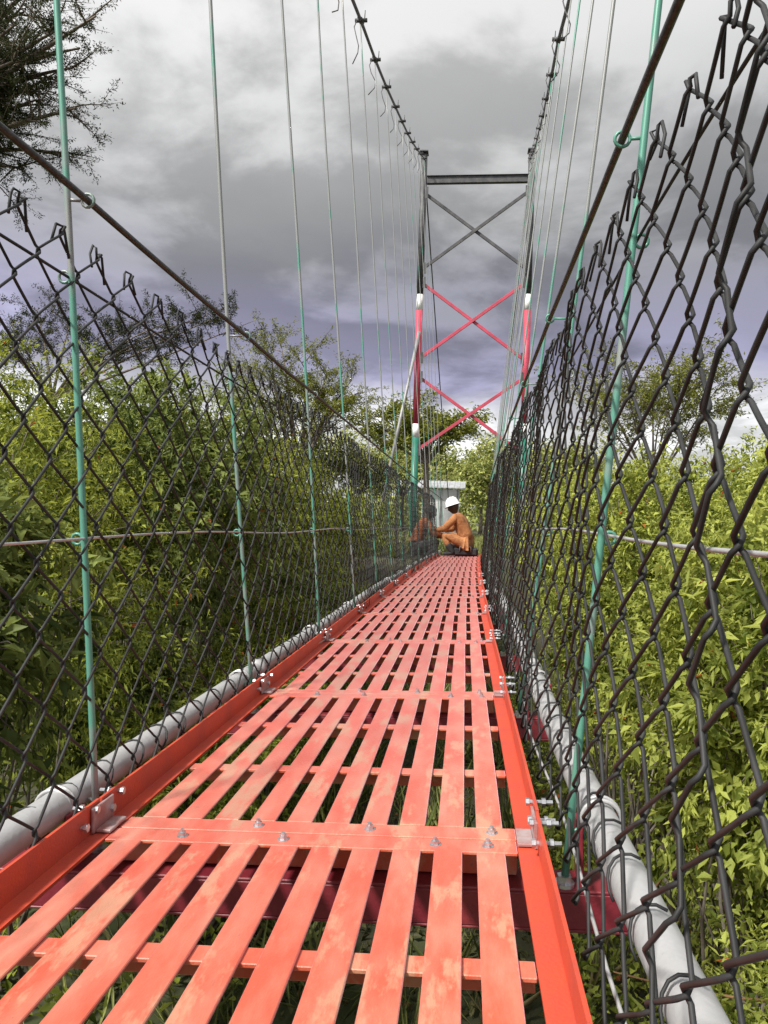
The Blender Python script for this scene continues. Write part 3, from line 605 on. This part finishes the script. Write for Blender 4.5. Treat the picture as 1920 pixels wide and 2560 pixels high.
for n_, (px, py, d, lab) in enumerate(FT):
    c = at(px, py, d); b = np.array([c[0], d, ground_z(c[0], d)]); h = c[2]-b[2]
    T = [c+rng.normal(0, 1, 3)*np.array([1.5, 1.2, .5]) for _ in range(12)]
    tree('tree', b, b*.45+c*.55-np.array([0, 0, .2]), T, 'leaf_far', lab, 7, 1.25, 20, .22, .8, .13, group='far trees on the bank', spread=.9, leafw=.5)
# far wood along the horizon
n = 26000; ang = rng.uniform(-.85, .75, n); d = rng.uniform(58, 95, n); x = d*np.tan(ang); hh = 3.2+1.8*np.sin(ang*37)+1.1*np.sin(ang*91+1)+.7*np.sin(ang*211)
C = np.stack([x, d, ground_z(x, d)+np.abs(hh)*rng.random(n)**.7], -1)
o = ob('treeline', leaf_mesh('treeline', C, rdir(n), nrm(rdir(n)*.7+np.array([0, 0, .8])), rng.uniform(.4, 1.0, n), rng.uniform(.25, .6, n), tints(n, 0), 'leaf_far')); tag(o, 'far line of green trees along the horizon', 'trees', kind='stuff')
# ------------------------------------------------------------------ shed
sd = 30.0; xr = at(1146, 1280, sd)[0]; xl = xr-1.45; zg = float(ground_z(xr, sd)); zt = at(1146, 1224, sd)[2]
sh_ = bpy.data.objects.new('shed', None); COL.objects.link(sh_); sh_.location = (xl, sd, zg)
w, hh_ = xr-xl, zt-zg
m = MB(); m.box((0, 0, 0), (w, .06, hh_)); m.box((0, .061, 0), (.06, 2.4, hh_)); m.box((w-.06, .061, 0), (w, 2.4, hh_)); m.box((.061, 2.34, 0), (w-.061, 2.4, hh_)); ob('wall', m.mesh('wall', 'wall_white', False), sh_)
m = MB()
nseg = 18
for q in range(nseg):
    x0 = -.25+(w+.5)*q/nseg; x1 = -.25+(w+.5)*(q+.96)/nseg; z0 = hh_+.02+(.012 if q % 2 else 0)
    V = [(x0, -.3, z0), (x1, -.3, z0), (x1, 2.7, z0+.42), (x0, 2.7, z0+.42)]; V += [(a_, b_, c_+.03) for a_, b_, c_ in V]
    m.add(V, [(0, 3, 2, 1), (4, 5, 6, 7), (0, 1, 5, 4), (1, 2, 6, 5), (2, 3, 7, 6), (3, 0, 4, 7)])
ob('roof', m.mesh('roof', 'roof_sheet', False), sh_)
for x in (w-.05, w-.7, .05): ob('corner_post', MB().box((x-.03, -.035, 0), (x+.03, -.002, hh_-.01)).mesh('corner_post', 'strut_steel', False), sh_)
tag(sh_, 'small white shed with pale sheet-metal roof behind the workers', 'shed')
# ------------------------------------------------------------------ workers
def skin_body(name, joints, edges, root_i, m, parent, sub=2):
    me = bpy.data.meshes.new(name); me.from_pydata([j[:3] for j in joints], edges, []); o = ob(name, me, parent)
    md = o.modifiers.new('skin', 'SKIN'); md.use_smooth_shade = True
    sk = me.skin_vertices[0].data if me.skin_vertices else None
    if sk is None:
        bm = bmesh.new(); bm.from_mesh(me); bm.verts.layers.skin.verify(); bm.to_mesh(me); bm.free(); sk = me.skin_vertices[0].data
    for q, j in enumerate(joints):
        r = j[3]; sk[q].radius = r if isinstance(r, tuple) else (r, r); sk[q].use_root = (q == root_i)
    md2 = o.modifiers.new('sub', 'SUBSURF'); md2.levels = sub; md2.render_levels = sub
    me.materials.append(MATS[m]); return o
def lathe(prof, n=20):
    V = [(r*math.cos(2*math.pi*k/n), r*math.sin(2*math.pi*k/n), z) for r, z in prof for k in range(n)]
    f = [(i*n+k, i*n+(k+1) % n, (i+1)*n+(k+1) % n, (i+1)*n+k) for i in range(len(prof)-1) for k in range(n)]
    return V, f
def head_mesh():
    n = 24; V = []; F_ = []
    rows = 18
    for r in range(rows+1):
        ph = math.pi*r/rows; z = math.cos(ph)
        for k in range(n):
            th = 2*math.pi*k/n; x = math.sin(ph)*math.cos(th); y = math.sin(ph)*math.sin(th)
            hx, hy, hz = x*.098, y*.076, z*.118
            if z < -.1: hx *= 1+.10*(z+.1) if x > 0 else 1+.35*(z+.1); hy *= 1+.32*(z+.1)
            if x > .8 and abs(y) < .24: hx += .020*math.exp(-((z+.10)/.17)**2)*(1-abs(y)/.24)          # nose
            if x > .7 and .2 < abs(y) < .55: hx -= .010*math.exp(-((z-.06)/.12)**2)                      # eye sockets
            if x > .7 and abs(y) < .4: hx += .006*math.exp(-((z+.42)/.09)**2)                             # lips
            if abs(y) > .93: hy += math.copysign(.014*math.exp(-((z+.02)/.22)**2), y)                     # ears
            V.append((hx, hy, hz))
    for r in range(rows):
        for k in range(n): F_.append((r*n+k, r*n+(k+1) % n, (r+1)*n+(k+1) % n, (r+1)*n+k))
    return V, F_
def hand(joints, edges, wi, wpos, fwd, side):
    """palm and five bent fingers growing from wrist joint wi"""
    fwd = np.array(fwd, float); fwd /= np.linalg.norm(fwd); side = np.array(side, float); down = np.cross(fwd, side)
    p = np.array(wpos)+fwd*.055; joints.append((*p, (.034, .018))); pi_ = len(joints)-1; edges.append((wi, pi_))
    for q, (o_, L_) in enumerate(((-.030, .062), (-.010, .075), (.010, .072), (.030, .055))):
        a = p+fwd*.03+side*o_; b_ = a+fwd*L_*.5+down*.006; c_ = b_+fwd*L_*.35-down*-.02
        i0 = len(joints); joints.extend([(*a, .010), (*b_, .0085), (*c_, .007)]); edges.extend([(pi_, i0), (i0, i0+1), (i0+1, i0+2)])
    a = np.array(wpos)+fwd*.035-side*.038; b_ = a+fwd*.035-side*.015+down*.01; i0 = len(joints); joints.extend([(*a, .011), (*b_, .009)]); edges.extend([(pi_, i0), (i0, i0+1)])
def worker(name, loc, rotz, label, top_m, helmet, scale=1.0):
    root = bpy.data.objects.new(name, None); COL.objects.link(root); root.location = tuple(loc); root.rotation_euler = (0, 0, rotz); root.scale = (scale,)*3
    # faces +x, squatting and leaning forward
    J = [(-.07, 0, .27, (.175, .155)), (-.05, 0, .37, (.165, .145)), (.0, 0, .50, (.165, .14)), (.07, 0, .64, (.165, .125)), (.11, 0, .72, (.10, .09)), (.135, 0, .765, (.062, .062))]
    E_ = [(0, 1), (1, 2), (2, 3), (3, 4), (4, 5)]
    for s in (-1, 1):
        i0 = len(J); J += [(.09, s*.17, .68, .080), (.24, s*.23, .52, .070), (.27, s*.22, .47, .066), (.45, s*.12, .46, .052)]; E_ += [(3, i0), (i0, i0+1), (i0+1, i0+2), (i0+2, i0+3)]
    skin_body('jacket', J, E_, 0, top_m, root)
    J = [(-.07, 0, .25, (.15, .13))]; E_ = []
    for s in (-1, 1):
        i0 = len(J); J += [(-.03, s*.11, .24, .10), (.16, s*.16, .33, .094), (.31, s*.18, .38, .080), (.25, s*.17, .25, .070), (.19, s*.165, .17, .060)]; E_ += [(0, i0), (i0, i0+1), (i0+1, i0+2), (i0+2, i0+3), (i0+3, i0+4)]
    skin_body('trousers', J, E_, 0, 'work_trousers' if helmet else 'dark_cloth', root)
    for s in (-1, 1):
        J = [(.235, s*.17, .22, .074), (.15, s*.16, .10, .060), (.115, s*.16, .050, .050), (.20, s*.17, .040, .046), (.30, s*.18, .032, .034)]
        skin_body('boot', J, [(0, 1), (1, 2), (2, 3), (3, 4)], 0, 'dark_cloth', root)
        J = [(.45, s*.12, .46, .030), (.49, s*.115, .462, .026)]; E_ = [(0, 1)]; hand(J, E_, 1, (.49, s*.115, .462), (1, -.25*s, -.12), (0, s*1.0, 0)); skin_body('hand', J, E_, 0, 'skin', root, 1)
    V, F_ = head_mesh(); hd = ob('head', MB().add(V, F_).mesh('head', 'skin'), root, (.19, 0, .865)); hd.rotation_euler = (0, .35, 0)
    if helmet:
        V, F_ = lathe([(.001, .135), (.04, .132), (.08, .115), (.108, .08), (.122, .03), (.125, .0), (.148, -.008), (.150, -.014), (.118, -.012)]); hm = ob('helmet', MB().add(V, F_).tube([(-.10, 0, .09), (-.05, 0, .132), (.0, 0, .145), (.05, 0, .132), (.10, 0, .09)], .014, 8).mesh('helmet', 'helmet_white'), hd, (.0, 0, .045))
        hm.scale = (1.05, .9, 1)
    else:
        V, F_ = lathe([(.001, .128), (.05, .12), (.085, .09), (.102, .04), (.104, .0), (.098, -.03)]); ob('hair', MB().add(V, F_).mesh('hair', 'hair'), hd, (-.008, 0, 0)).scale = (1.0, .82, 1)
    tag(root, label, 'person'); return root
p = at(1160, 1378, 13.15); fl = PW(p[0]-EX*13.15**2, 13.15, 0)
worker('person', (p[0]-.03, 13.15, fl[2]+.002), math.radians(163), 'person in a white helmet and tan work clothes crouching at the deck end', 'coverall', True, .96)
worker('person', (p[0]-.80, 13.6, fl[2]-.14), math.radians(8), 'bareheaded person in orange shirt and dark trousers crouching behind the mesh fence', 'orange_shirt', False, 1.02)

# black tool bag the worker sits on
tb = bpy.data.objects.new('tool_bag', None); COL.objects.link(tb); tb.location = (p[0]+.02, 13.15, fl[2]+.003)
bm_ = MB(); bm_.box((-.20, -.13, 0), (.22, .13, .15)); ob('body', bm_.mesh('body', 'dark_cloth', False, .035), tb)
bm_ = MB(); bm_.tube([(-.10, -.135, .08), (-.09, -.16, .16), (0, -.165, .19), (.09, -.16, .16), (.10, -.135, .08)], .011, 6); ob('handle', bm_.mesh('handle', 'strut_steel'), tb)
tag(tb, 'black tool bag under the person in the white helmet', 'bag')

st_ = MB()
for q in range(16):
    x, y = rng.uniform(.6, 1.5), rng.uniform(1.4, 2.6); z = float(ground_z(x, y))+rng.uniform(.3, .8); dv = nrm(np.array([[rng.normal(), rng.normal(), rng.normal()*.25]]))[0]*rng.uniform(.2, .5)
    a0 = np.array([x, y, z]); st_.tube(bez(a0, a0+dv*.5+rng.normal(0, .03, 3), a0+dv, 6), np.linspace(.005, .002, 6), 5)
tag(ob('dry_stalks', st_.mesh('dry_stalks', 'dry_stalk')), 'dry brown stalks scattered over the weeds', 'stalks', kind='stuff')
